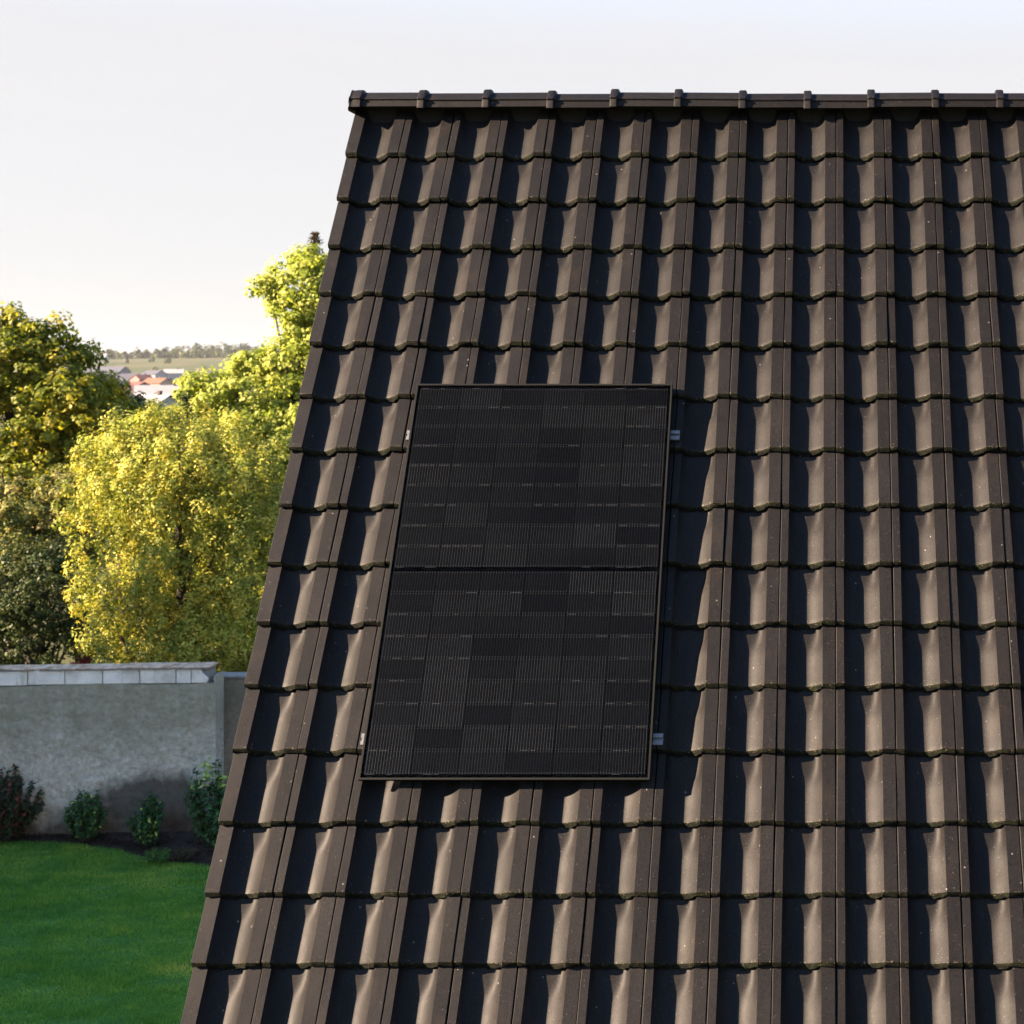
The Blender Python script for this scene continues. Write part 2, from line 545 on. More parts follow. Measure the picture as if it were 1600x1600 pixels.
# ------------------------------------------------------------------ solar panel on its rails
PT = 0.038                       # top of the panel frame above the tile plane
def on_roof(px, py, h):
    """roof coordinates (x, up-slope) where the ray through that place meets the plane h above the tiles"""
    d = Vector(((px - PPX) / F_PX, 1, -(py - PPY) / F_PX))
    o = Vector((0, 0, EYE)); p0 = ROOF_O + NRM * h
    t = (p0 - o).dot(NRM) / d.dot(NRM)
    q = o + d * t - ROOF_O
    return q.x, q.dot(UP)
bl = on_roof(556, 1219, PT); br = on_roof(1011, 1219, PT); tl = on_roof(652, 599, PT); tr = on_roof(1056, 599, PT)
print('panel corners', bl, br, tl, tr)
PW, PL = 1.134, 1.722
pcx = (bl[0] + br[0] + tl[0] + tr[0]) / 4
pcy = (bl[1] + br[1] + tl[1] + tr[1]) / 4
RQ = Matrix.Rotation(ALPHA, 4, 'X')
def roof_point(x, y, z): return ROOF_O + Vector((x, 0, 0)) + UP * y + NRM * z

panel = empty('solar_panel', roof_point(pcx, pcy, PT - 0.026))
panel.rotation_euler = (ALPHA, 0, 0)
tag(panel, 'black framed solar panel of dark half cut cells mounted on the tiled roof', 'solar panel')

def cell_material():
    t = NT('silicon_cell')
    v = t.coord('Object', rnd=50.0)
    oi = t.new('ObjectInfo').outputs['Random']
    a = t.mix(oi, (0.0003, 0.0003, 0.0003), (0.0008, 0.0008, 0.0008))
    fin = t.new('TexWave', wave_type='BANDS', bands_direction='Y'); t.l.new(t.coord('Object'), fin.inputs['Vector'])
    fin.inputs['Scale'].default_value = 95; fin.inputs['Distortion'].default_value = 0
    a = t.mix(t.rng(fin.outputs['Fac'], 0.86, 1.0, 0, 0.25), a, (0.0022, 0.0022, 0.0024))
    a = t.mix(t.rng(t.noise(v, 8, 3), 0.4, 0.7), a, t.mix(0.5, a, (0.0006, 0.0006, 0.0006)))
    return t.done(a, 0.4, 0.02)
def wire_material():
    t = NT('busbar_wire')
    oi = t.new('ObjectInfo').outputs['Random']
    h = t.math('FRACT', t.math('MULTIPLY', oi, 17.31))
    v = t.coord('Object', (1, 1, 1), 9.0)
    k = t.math('MULTIPLY', t.math('POWER', t.rng(h, 0, 1, 0.15, 1.0), 1.6), t.rng(t.noise(v, 30, 2), 0.3, 0.7, 0.55, 1.1))
    c = t.mix(k, (0.004, 0.004, 0.004), (0.038, 0.041, 0.045))
    return t.done(c, 0.45, 0.1, 0.0)
M['cell'] = cell_material(); M['wire'] = wire_material()
M['backsheet'] = simple('black_backsheet', (0.0004, 0.0004, 0.0004), 0.9, spec=0.0)
def glass_material():
    t = NT('solar_glass')
    t.n.remove(t.p)
    lw = t.new('LayerWeight'); lw.inputs['Blend'].default_value = 0.5
    fr = t.math('ADD', t.math('MULTIPLY', t.math('POWER', lw.outputs['Facing'], 5.0), 0.9), 0.002)   # anti-reflective solar glass
    tr_ = t.new('BsdfTransparent'); tr_.inputs['Color'].default_value = (0.93, 0.94, 0.94, 1)
    gl = t.new('BsdfGlossy'); gl.inputs['Roughness'].default_value = 0.12
    mixs = t.new('MixShader')
    t.l.new(fr, mixs.inputs[0]); t.l.new(tr_.outputs[0], mixs.inputs[1]); t.l.new(gl.outputs[0], mixs.inputs[2])
    t.l.new(mixs.outputs[0], t.out.inputs['Surface'])
    return t.m
M['glass'] = glass_material()

def build_panel():
    hx, hy, th = PW / 2, PL / 2, 0.026
    lip, wall = 0.008, 0.003
    mb = MB()
    # mitred frame: lip on top, outer wall, lower flange
    o = [(-hx, -hy), (hx, -hy), (hx, hy), (-hx, hy)]
    def ring(a, z): return [(math.copysign(abs(x) - a, x), math.copysign(abs(y) - a, y), z) for x, y in o]
    loops = [ring(lip, th - 0.0016), ring(lip, th - 0.0), ring(0.0008, th), ring(0, th - 0.0008), ring(0, 0.0), ring(0.028, 0.0), ring(0.028, 0.002), ring(wall, 0.002), ring(wall, th - 0.006)]
    vs = [p for l in loops for p in l]
    fs = []
    for i in range(len(loops) - 1):
        for k in range(4):
            a, b = i * 4 + k, i * 4 + (k + 1) % 4
            fs.append((a, b, b + 4, a + 4))
    mb.add(vs, fs)
    mb.build('frame', M['frame'], panel)
    mb = MB(); mb.box(-hx + .004, hx - .004, -hy + .004, hy - .004, th - 0.0085, th - 0.0055)
    mb.build('backsheet', M['backsheet'], panel)
    mb = MB(); mb.box(-hx + .0105, hx - .0105, -hy + .0105, hy - .0105, th - 0.0032, th - 0.0020)
    mb.build('glass_pane', M['glass'], panel)
    # junction box underneath
    mb = MB(); mb.box(-0.05, 0.05, -0.02, 0.02, 0.006, th - 0.0095)
    mb.build('junction_box', M['backsheet'], panel)
    pu, pv, cg = 0.1836, 0.0922, 0.019
    cw, ch = 0.1812, 0.0902
    mb = MB()
    zb = th - 0.0052
    c = 0.004
    out = [(-cw/2 + c, -ch/2), (cw/2 - c, -ch/2), (cw/2, -ch/2 + c), (cw/2, ch/2 - c), (cw/2 - c, ch/2), (-cw/2 + c, ch/2), (-cw/2, ch/2 - c), (-cw/2, -ch/2 + c)]
    mb.add([(x, y, z) for z in (0, 0.0008) for x, y in out], [tuple(range(8, 16))] + [(k, (k + 1) % 8, 8 + (k + 1) % 8, 8 + k) for k in range(8)])
    nb = 16
    for k in range(nb):
        x = -cw / 2 + cw * (k + 0.5) / nb
        mb.add([(x - .00070, -ch / 2 - .0006, .0011), (x + .00070, -ch / 2 - .0006, .0011), (x + .00070, ch / 2 + .0006, .0011), (x - .00070, ch / 2 + .0006, .0011)], [(0, 1, 2, 3)], 1)
        for s in (-1, 1):
            y = s * (ch / 2 - 0.004)
            mb.add([(x - .0011, y - .0022, .0013), (x + .0011, y - .0022, .0013), (x + .0011, y + .0022, .0013), (x - .0011, y + .0022, .0013)], [(0, 1, 2, 3)], 2)
    cm = mb.mesh('cell', [M['cell'], M['wire'], simple('solder_pad', (0.034, 0.037, 0.040), 0.4, var=0.3, spec=0.1)])
    for i in range(18):
        for j in range(6):
            y = (i - 8.5) * pv + (cg / 2 if i > 8 else -cg / 2)
            o_ = bpy.data.objects.new('cell', cm)
            o_.location = ((j - 2.5) * pu, y, zb)
            link(o_, panel)
    # interconnect ribbons that flash here and there at the cell joints
    mb = MB()
    rr = random.Random(3)
    for i in range(19):
        y = (i - 9) * pv + (cg / 2 if i > 9 else (-cg / 2 if i < 9 else 0))
        for j in range(6):
            for (p, q) in ((0.05, 0.22), (0.27, 0.45), (0.5, 0.6), (0.72, 0.95)):
                edge = 0.85 if j in (0, 5) else 0.25
                if rr.random() < edge * 0.55:
                    x0 = (j - 3) * pu + p * pu; x1 = (j - 3) * pu + q * pu
                    yy = y + (0.0088 if i == 9 else 0)
                    mb.box(x0, x1, yy - .0005, yy + .0005, zb + .0004, zb + .0016)
    mb.build('ribbon', simple('tinned_ribbon', (0.044, 0.043, 0.042), 0.4, var=0.3, spec=0.1), panel)
build_panel()

def rail_thing(py_left, label):
    """slotted aluminium rail across the roof below the panel, on two hooks"""
    xl, yv = on_roof(637 if py_left < 900 else 561, py_left, PT - 0.03)
    x0, x1 = pcx - PW / 2 - 0.020, pcx + PW / 2 + 0.040
    root = empty('mounting_rail', roof_point((x0 + x1) / 2, yv, -0.006))
    root.rotation_euler = (ALPHA, 0, 0)
    tag(root, label, 'rail', 'rails under the solar panel')
    L = (x1 - x0) / 2
    h = PT - 0.026 + 0.006 - 0.0010
    # profile in (y, z): a box rail with a slot along its top
    prof = [(-.022, 0), (.022, 0), (.022, h), (.006, h), (.006, h - .004), (.012, h - .004), (.012, h - .011), (-.012, h - .011), (-.012, h - .004), (-.006, h - .004), (-.006, h), (-.022, h)]
    n = len(prof)
    mb = MB()
    mb.add([(-L, y, z) for y, z in prof] + [(L, y, z) for y, z in prof],
           [(k, (k + 1) % n, n + (k + 1) % n, n + k) for k in range(n)])
    for s in (-L, L):
        b = 0 if s < 0 else 1
        vs = [(s, y, z) for y, z in prof]
        mb.add(vs, [(0, 7, 8, 9, 10, 11)[::1], (1, 2, 3, 4, 5, 6), (0, 1, 6, 7)])
    mb.build('rail_profile', M['alu'], root)
    for sx in (-0.38, 0.36):
        mb = MB()
        mb.box(sx - .015, sx + .015, -.03, .16, -.010, -.0015)
        mb.build('roof_hook', M['alu'], root)
    return root
rail_thing(680, 'silver mounting rail poking out under the upper part of the solar panel')
rail_thing(1155, 'silver mounting rail poking out under the lower part of the solar panel')

# ------------------------------------------------------------------ foliage
def leaf_material(name, stops, trans=0.35, rough=0.5):
    t = NT(name)
    a = t.new('Attribute', attribute_name='tone').outputs['Fac']
    c = t.ramp(a, stops)
    t.done(c, rough, 0.12)
    tl_ = t.new('BsdfTranslucent')
    hs = t.new('HueSaturation'); t.put(hs.inputs['Color'], c); hs.inputs['Saturation'].default_value = 1.1; hs.inputs['Value'].default_value = 1.25
    t.l.new(hs.outputs['Color'], tl_.inputs['Color'])
    ms = t.new('MixShader'); ms.inputs[0].default_value = trans
    t.l.new(t.p.outputs[0], ms.inputs[1]); t.l.new(tl_.outputs[0], ms.inputs[2])
    t.l.new(ms.outputs[0], t.out.inputs['Surface'])
    return t.m

M['leaf_gold'] = leaf_material('golden_scale_foliage', [(0.0, (0.035, 0.055, 0.008)), (0.35, (0.15, 0.175, 0.024)), (0.7, (0.40, 0.38, 0.065)), (1.0, (0.50, 0.37, 0.075))], 0.27)
M['leaf_lime'] = leaf_material('lime_foliage', [(0.0, (0.13, 0.18, 0.028)), (0.5, (0.26, 0.30, 0.055)), (1.0, (0.37, 0.36, 0.085))], 0.5)
M['leaf_oak'] = leaf_material('autumn_green_foliage', [(0.0, (0.032, 0.048, 0.010)), (0.45, (0.085, 0.11, 0.016)), (0.75, (0.20, 0.215, 0.026)), (1.0, (0.32, 0.27, 0.035))], 0.5)
M['leaf_hedge'] = leaf_material('dull_green_foliage', [(0.0, (0.03, 0.046, 0.012)), (0.55, (0.07, 0.085, 0.020)), (0.88, (0.22, 0.21, 0.05)), (1.0, (0.28, 0.22, 0.08))], 0.35)
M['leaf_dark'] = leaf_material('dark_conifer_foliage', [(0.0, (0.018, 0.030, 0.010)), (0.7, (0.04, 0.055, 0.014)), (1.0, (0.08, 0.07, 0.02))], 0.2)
M['leaf_spruce'] = leaf_material('browned_spruce_foliage', [(0.0, (0.03, 0.03, 0.016)), (0.6, (0.07, 0.055, 0.03)), (1.0, (0.13, 0.075, 0.045))], 0.2)
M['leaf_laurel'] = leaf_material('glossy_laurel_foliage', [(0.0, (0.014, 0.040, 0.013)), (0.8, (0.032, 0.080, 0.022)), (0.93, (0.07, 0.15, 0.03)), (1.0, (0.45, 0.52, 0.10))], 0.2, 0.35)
M['leaf_red'] = leaf_material('reddish_shrub_foliage', [(0.0, (0.016, 0.028, 0.012)), (0.7, (0.03, 0.045, 0.018)), (0.88, (0.07, 0.03, 0.02)), (1.0, (0.20, 0.04, 0.03))], 0.2, 0.45)
M['leaf_crimson'] = leaf_material('crimson_foliage', [(0.0, (0.06, 0.012, 0.015)), (1.0, (0.26, 0.03, 0.04))], 0.3)
M['leaf_low'] = leaf_material('fresh_ground_cover', [(0.0, (0.03, 0.08, 0.015)), (1.0, (0.08, 0.17, 0.03))], 0.3)
M['leaf_far'] = leaf_material('distant_foliage', [(0.0, (0.018, 0.030, 0.009)), (0.6, (0.042, 0.056, 0.015)), (1.0, (0.075, 0.080, 0.02))], 0.2)

def unit(n, g):
    d = g.normal(size=(n, 3)); return d / np.linalg.norm(d, axis=1, keepdims=True)

def leaf_quads(P, Nrm, L, Wd, g, droop=None):
    """one folded diamond for every point: 4 vertices, 1 quad"""
    n = len(P)
    a = np.cross(Nrm, unit(n, g)); a /= np.linalg.norm(a, axis=1, keepdims=True) + 1e-9
    if droop is not None:
        a = a + droop; a /= np.linalg.norm(a, axis=1, keepdims=True) + 1e-9
    b = np.cross(Nrm, a); b /= np.linalg.norm(b, axis=1, keepdims=True) + 1e-9
    nn = np.cross(a, b)
    l = (L * g.uniform(0.6, 1.25, n))[:, None]; w = (Wd * g.uniform(0.7, 1.2, n))[:, None]
    v = np.stack([P - a * l * 0.5, P + b * w * 0.5 - nn * w * 0.18, P + a * l * 0.5 - nn * l * 0.06, P - b * w * 0.5 - nn * w * 0.18], 1)
    f = np.arange(n * 4).reshape(n, 4)
    return v.reshape(-1, 3), f

def crown_points(blobs, per_area, clump, per_clump, g, flat=0.75, align=0.75):
    """blobs: (centre, radii). clumps sit on lumpy blob surfaces and partly inside; leaves crowd round each clump"""
    P, N, T = [], [], []
    for c, r in blobs:
        c = np.array(c); r = np.array(r, dtype=float)
        area = 4 * math.pi * ((r[0] * r[1]) ** 1.6 / 3 + (r[0] * r[2]) ** 1.6 / 3 + (r[1] * r[2]) ** 1.6 / 3) ** (1 / 1.6)
        k = max(6, int(area * per_area))
        d = unit(k, g)
        rad = np.where(g.random(k) < 0.72, g.uniform(0.84, 1.08, k), g.uniform(0.35, 0.9, k))
        q = c + d * r * rad[:, None]
        sz = clump * g.uniform(0.6, 1.3, k)
        tone = g.beta(1.3, 1.3, k)
        m = np.maximum(4, (per_clump * g.uniform(0.6, 1.4, k)).astype(int))
        idx = np.repeat(np.arange(k), m)
        off = unit(len(idx), g) * (g.random(len(idx)) ** 0.45)[:, None] * sz[idx][:, None]
        off[:, 2] *= flat
        p = q[idx] + off
        nr = off / (np.linalg.norm(off, axis=1, keepdims=True) + 1e-9) * 0.8 + d[idx] * 0.5 + np.array([0, 0, 0.45]) + unit(len(idx), g) * align
        nr /= np.linalg.norm(nr, axis=1, keepdims=True)
        P.append(p); N.append(nr); T.append(np.clip(tone[idx] * 0.6 + 0.4 * g.random(len(idx)) , 0, 1))
    return np.concatenate(P), np.concatenate(N), np.concatenate(T)

def tree(name, base, label, cat, blobs, mat, seed, per_area=9, clump=0.2, per_clump=60, leaf=(0.09, 0.055), trunk=0.13, flat=0.75, group=None, droop=None, tone_shift=0.0, limbs=14, align=0.75, tufts=0, tuft=(0.25, 0.3), tuft_area=None):
    g = np.random.default_rng(seed); r = random.Random(seed)
    base = Vector(base)
    root = empty(name, base)
    tag(root, label, cat, group)
    bl_ = [((Vector(c) - base), rr) for c, rr in blobs]
    P, N, T = crown_points(bl_, per_area, clump, per_clump, g, flat, align)
    if tufts:     # smaller boughs that stand out of the big lobes, with hollows between them
        wts = np.array([rr[0] * rr[2] for _, rr in bl_]); wts /= wts.sum()
        tb = []
        for _ in range(tufts):
            c, rr = bl_[g.choice(len(bl_), p=wts)]
            d = unit(1, g)[0]; d[2] = d[2] * 0.8 + 0.15
            k = g.uniform(0.65, 1.25)
            tb.append((c + Vector(d * np.array(rr) * g.uniform(0.92, 1.12)), (tuft[0] * k, tuft[0] * k, tuft[1] * k)))
        P2, N2, T2 = crown_points(tb, tuft_area or per_area * 1.6, clump * 0.75, per_clump * 0.8, g, flat, align)
        P = np.concatenate([P, P2]); N = np.concatenate([N, N2]); T = np.concatenate([T, T2])
    P[:, 2] = np.maximum(P[:, 2], 0.05)
    v, f = leaf_quads(P, N, leaf[0], leaf[1], g, droop)
    me = mesh_np('crown', v, f, [M[mat]], tone=np.repeat(np.clip(T + tone_shift, 0, 1), 4), smooth=False)
    link(bpy.data.objects.new('crown', me), root)
    mb = MB()
    top = max(c.z + rr[2] * 0.75 for c, rr in bl_)
    tp = max(bl_, key=lambda q: q[0].z)[0]
    n = 7
    pts = [Vector((tp.x * (k / n) ** 1.3 + r.uniform(-.04, .04), tp.y * (k / n) ** 1.3 + r.uniform(-.04, .04), top * k / n)) for k in range(n + 1)]
    mb.tube(pts, [trunk * (1 - 0.88 * k / n) * (1.35 if k == 0 else 1) for k in range(n + 1)], 8)
    for i in range(limbs):
        c, rr = bl_[i % len(bl_)]
        q = c + Vector((r.uniform(-1, 1) * rr[0], r.uniform(-1, 1) * rr[1], r.uniform(-.5, 1) * rr[2])) * 0.8
        k = min(n - 1, max(1, int(q.z / top * n) - 2))
        a = pts[k]
        mid = (a + q) / 2 + Vector((r.uniform(-.1, .1), r.uniform(-.1, .1), -0.08 * (q - a).length))
        r0 = trunk * (1 - 0.88 * k / n) * 0.5
        mb.tube([a, mid, q], [r0, r0 * 0.6, r0 * 0.2], 5)
    mb.build('trunk', M['bark'], root)
    return root

def B(px, py, d, rx, rz=None, ry=None):
    """a crown lobe given by where it stands, radii in metres"""
    return (at(px, py, d), (rx, ry if ry else rx, rz if rz else rx))
def foot(px, d): 
    p = at(px, 600, d); return (p.x, p.y, float(terrain_z(p.x, p.y)))

# golden thuja behind the wall
tree('thuja_tree', foot(285, 20.4), 'dense golden green thuja with rounded outline standing behind the block topped wall', 'tree',
     [B(285, 760, 20.4, 1.15, 0.95), B(240, 860, 20.3, 1.05, 1.2), B(330, 870, 20.5, 1.1, 1.2), B(285, 990, 20.4, 1.15, 1.1), B(225, 770, 20.3, .7, .8), B(350, 750, 20.6, .72, .75),
      B(205, 700, 20.5, .5, .42), B(280, 690, 20.6, .62, .5), B(340, 1010, 20.5, .95, 1.0), B(218, 960, 20.3, .75, .9), B(300, 1120, 20.5, 1.3, .8)],
     'leaf_gold', 11, per_area=18, clump=0.13, per_clump=40, leaf=(0.060, 0.026), flat=1.5, trunk=.12, align=.38, tufts=150, tuft=(.17, .30), tuft_area=26)
# tall broad-leaved tree at the left edge
tree('maple_tree', foot(30, 27), 'tall broad leaved tree turning yellow at the left edge behind the garden', 'tree',
     [B(10, 575, 27, .8, .7), B(80, 590, 27, .62, .6), B(30, 510, 27, .36, .44), B(132, 570, 27.2, .25, .42), B(30, 660, 27, 1.1, .9), B(105, 660, 27.2, .8, .75), B(55, 545, 27, .4, .3), B(112, 610, 26.6, .45, .3), B(5, 505, 27, .3, .25), B(140, 620, 27.2, .4, .35), B(60, 740, 27, 1.3, .9), B(-40, 600, 27, .7, .8),
      B(165, 640, 27.5, .55, .6), B(150, 720, 27.4, .8, .7), B(88, 520, 27, .28, .3), B(40, 830, 27, 1.5, 1.0)],
     'leaf_oak', 12, tufts=45, tuft=(.32, .28), tuft_area=13, per_area=9, clump=0.22, per_clump=52, leaf=(0.095, 0.07), trunk=.2, align=.5, tone_shift=.22)
# dull hedge tree below it
tree('hawthorn_tree', foot(60, 24.0), 'hawthorn with golden and rusty leaf tips at left below the maple', 'tree',
     [B(30, 800, 24.0, .85, .55), B(100, 800, 23.9, .5, .5), B(-40, 830, 24.0, .9, .7), B(95, 765, 24.1, .34, .28), B(0, 760, 24.1, .4, .3), B(130, 850, 23.8, .35, .5), B(45, 870, 23.9, .9, .5)],
     'leaf_hedge', 13, tufts=40, tuft=(.2, .18), per_area=15, clump=0.15, per_clump=40, leaf=(0.062, 0.044), trunk=.11, align=.5, tone_shift=.2)
tree('shade_coloured_tree', foot(60, 22.7), 'lower part of the hedge tree, shade put into its dark leaves, behind the left part of the wall', 'tree',  # lower part of the hedge tree, its shade put into dark leaf colour
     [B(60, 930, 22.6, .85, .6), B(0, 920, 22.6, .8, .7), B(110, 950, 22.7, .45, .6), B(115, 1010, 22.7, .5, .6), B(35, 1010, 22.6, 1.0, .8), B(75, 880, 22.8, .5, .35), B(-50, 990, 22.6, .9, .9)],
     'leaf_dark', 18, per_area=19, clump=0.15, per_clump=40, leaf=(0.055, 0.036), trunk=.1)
# lime coloured tree whose crown goes behind the roof
tree('birch_tree', foot(470, 31), 'tall lime green birch lit by the sun, half hidden behind the roof edge', 'tree',
     [B(470, 455, 31, .72, .75), B(525, 460, 31, .7, .7), B(445, 470, 31, .38, .35), B(560, 520, 31.4, 1.2, 1.2), B(400, 630, 31, 1.25, .85), B(335, 640, 30.8, .62, .72), B(460, 570, 31, .75, .6), B(430, 700, 30.8, 1.35, .95), B(350, 700, 30.6, .75, .7),
      B(480, 650, 31.2, 1.1, .9), B(475, 520, 31.1, .5, .55), B(415, 590, 31, .5, .35), B(300, 600, 30.9, .22, .3), B(310, 670, 30.7, .4, .5), B(520, 780, 31, 1.3, 1.2), B(410, 800, 30.8, 1.3, 1.0), B(360, 860, 31, 1.3, 1.0), B(430, 940, 31, 1.5, 1.1)],
     'leaf_lime', 14, tufts=60, tuft=(.33, .3), tuft_area=13, per_area=10, clump=0.24, per_clump=52, limbs=8, leaf=(0.095, 0.075), trunk=.2, align=.5)
# golden shrub between the maple and the thuja
tree('hazel_shrub', foot(200, 24.5), 'golden leaved hazel branches reaching up between maple and thuja', 'shrub',
     [B(250, 655, 24.5, .30, .22), B(215, 668, 24.5, .34, .22), B(175, 684, 24.4, .30, .24), B(145, 705, 24.3, .26, .26), B(205, 715, 24.5, .6, .35), B(128, 735, 24.3, .25, .22), B(180, 770, 24.6, .7, .5), B(270, 685, 24.6, .4, .35)],
     'leaf_lime', 15, per_area=13, clump=0.15, per_clump=32, leaf=(0.085, 0.062), trunk=.06, tone_shift=0.12)
# dark tree in front of the town
tree('holm_oak_tree', foot(195, 31), 'dark green tree in the shade in front of the distant town', 'tree',
     [B(170, 650, 31, .75, .55), B(215, 655, 31, .6, .42), B(160, 615, 31, .45, .4), B(195, 720, 31, 1.1, .9), B(240, 690, 31, .6, .5)],
     'leaf_dark', 16, per_area=12, clump=0.2, per_clump=45, leaf=(0.1, 0.07), trunk=.13)

def conifer(name, tip, d, height, r0, label, mat, seed, whorls, per=70, leaf=(0.10, 0.03), sparse=1.0):
    g = np.random.default_rng(seed)
    t = at(*tip, d)
    base = Vector((t.x, t.y, t.z - height))
    root = empty(name, base); tag(root, label, 'tree')
    P, N, T = [], [], []
    mb = MB()
    mb.tube([(0, 0, 0), (0, 0, height * .6), (0, 0, height)], [0.11, 0.06, 0.008], 7)
    for k in range(whorls):
        u = (k + 0.5) / whorls
        z = height * (1 - u ** 1.0) - 0.02
        rr = r0 * (u ** 0.85) * g.uniform(0.75, 1.15)
        nb = 5 + int(5 * u)
        for j in range(nb):
            a = g.uniform(0, 2 * math.pi)
            L = rr * g.uniform(0.7, 1.15) + 0.05
            e = np.array([math.cos(a) * L, math.sin(a) * L, L * g.uniform(-0.1, 0.45)])
            mb.tube([(0, 0, z), tuple(np.array([0, 0, z]) + e)], [0.012 + .01 * u, 0.004], 4)
            n = int(per * (0.35 + u) * sparse)
            s = g.uniform(0.12, 1.05, n)
            p = np.array([0, 0, z]) + e * s[:, None] + g.normal(size=(n, 3)) * 0.045 * (0.5 + L)
            P.append(p); N.append(unit(n, g) * .7 + np.array([0, 0, .6])); T.append(np.clip(g.beta(2, 2, n), 0, 1))
    P = np.concatenate(P); N = np.concatenate(N); N /= np.linalg.norm(N, axis=1, keepdims=True); T = np.concatenate(T)
    v, f = leaf_quads(P, N, leaf[0], leaf[1], g)
    link(bpy.data.objects.new('crown', mesh_np('crown', v, f, [M[mat]], tone=np.repeat(T, 4))), root)
    mb.build('trunk', M['bark'], root)
conifer('spruce_tree', (492, 361), 36, 9.3, 1.5, 'browned spruce tip rising above the birch beside the roof', 'leaf_spruce', 31, 80, 46, (0.13, 0.04))
conifer('cypress_tree', (291, 613), 23.5, 5.4, 0.75, 'dark pointed conifer tip just behind the golden thuja', 'leaf_dark', 32, 40, 60, (0.075, 0.028))

# crimson shrub just above the wall
tree('barberry_shrub', foot(136, 19.6), 'small crimson leaved shrub peeping over the wall under the hawthorn', 'shrub',
     [B(136, 1042, 19.6, .17, .14), B(126, 1060, 19.6, .2, .2)], 'leaf_crimson', 17, per_area=60, clump=0.06, per_clump=14, leaf=(0.05, 0.035), trunk=.02, limbs=6)

# ------------------------------------------------------------------ garden walls
WD = 18.25
WYAW = R(3.6)
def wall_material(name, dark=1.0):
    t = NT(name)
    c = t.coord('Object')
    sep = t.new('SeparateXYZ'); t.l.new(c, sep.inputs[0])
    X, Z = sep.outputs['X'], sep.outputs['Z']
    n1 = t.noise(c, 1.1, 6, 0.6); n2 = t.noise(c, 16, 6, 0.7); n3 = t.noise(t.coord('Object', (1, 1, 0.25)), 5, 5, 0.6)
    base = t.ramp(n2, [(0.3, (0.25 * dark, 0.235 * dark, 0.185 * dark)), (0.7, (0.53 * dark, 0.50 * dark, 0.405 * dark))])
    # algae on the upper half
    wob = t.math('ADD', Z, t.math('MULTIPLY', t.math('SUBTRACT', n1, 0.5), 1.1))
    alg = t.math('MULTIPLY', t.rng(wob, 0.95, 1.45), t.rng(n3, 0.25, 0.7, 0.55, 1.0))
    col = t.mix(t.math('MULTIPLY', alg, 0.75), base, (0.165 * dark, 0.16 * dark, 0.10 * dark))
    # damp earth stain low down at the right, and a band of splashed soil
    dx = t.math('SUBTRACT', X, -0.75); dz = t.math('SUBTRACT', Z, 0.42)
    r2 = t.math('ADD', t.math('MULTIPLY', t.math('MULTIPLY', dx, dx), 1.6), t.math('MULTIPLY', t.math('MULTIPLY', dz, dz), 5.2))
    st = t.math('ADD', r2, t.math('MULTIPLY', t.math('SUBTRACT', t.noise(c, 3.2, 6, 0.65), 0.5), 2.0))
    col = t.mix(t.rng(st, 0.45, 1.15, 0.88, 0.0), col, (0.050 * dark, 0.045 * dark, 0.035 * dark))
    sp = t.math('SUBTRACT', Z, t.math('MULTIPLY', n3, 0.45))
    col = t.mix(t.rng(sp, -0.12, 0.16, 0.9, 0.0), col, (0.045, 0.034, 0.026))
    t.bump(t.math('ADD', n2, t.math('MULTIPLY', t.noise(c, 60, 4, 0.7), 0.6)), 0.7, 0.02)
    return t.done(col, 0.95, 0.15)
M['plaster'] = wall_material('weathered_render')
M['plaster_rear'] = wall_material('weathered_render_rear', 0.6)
def block_material():
    t = NT('aerated_concrete')
    v = t.coord('Object', rnd=19.0)
    c = t.ramp(t.noise(v, 3.5, 6, 0.6), [(0.25, (0.38, 0.36, 0.31)), (0.5, (0.62, 0.59, 0.52)), (0.75, (0.74, 0.71, 0.64))])
    c = t.mix(t.rng(t.noise(t.coord('Object', (3, 1, 0.6), 5.0), 6, 5, 0.7), 0.56, 0.8, 0, 0.7), c, (0.16, 0.15, 0.12))
    t.bump(t.noise(v, 40, 4), 0.4, 0.01)
    return t.done(c, 0.95, 0.1)
M['block'] = block_material()
M['mortar'] = simple('grey_mortar', (0.17, 0.165, 0.15), 0.95, var=0.4, scale=20, bump=0.5)
def cope_material():
    t = NT('weathered_coping')
    v = t.coord('Object', rnd=11.0)
    c = t.ramp(t.noise(v, 9, 6, 0.7), [(0.3, (0.16, 0.09, 0.05)), (0.5, (0.42, 0.30, 0.20)), (0.7, (0.64, 0.54, 0.42))])
    t.bump(t.noise(v, 30, 4), 0.6, 0.02)
    return t.done(c, 0.95, 0.1)
M['cope'] = cope_material()

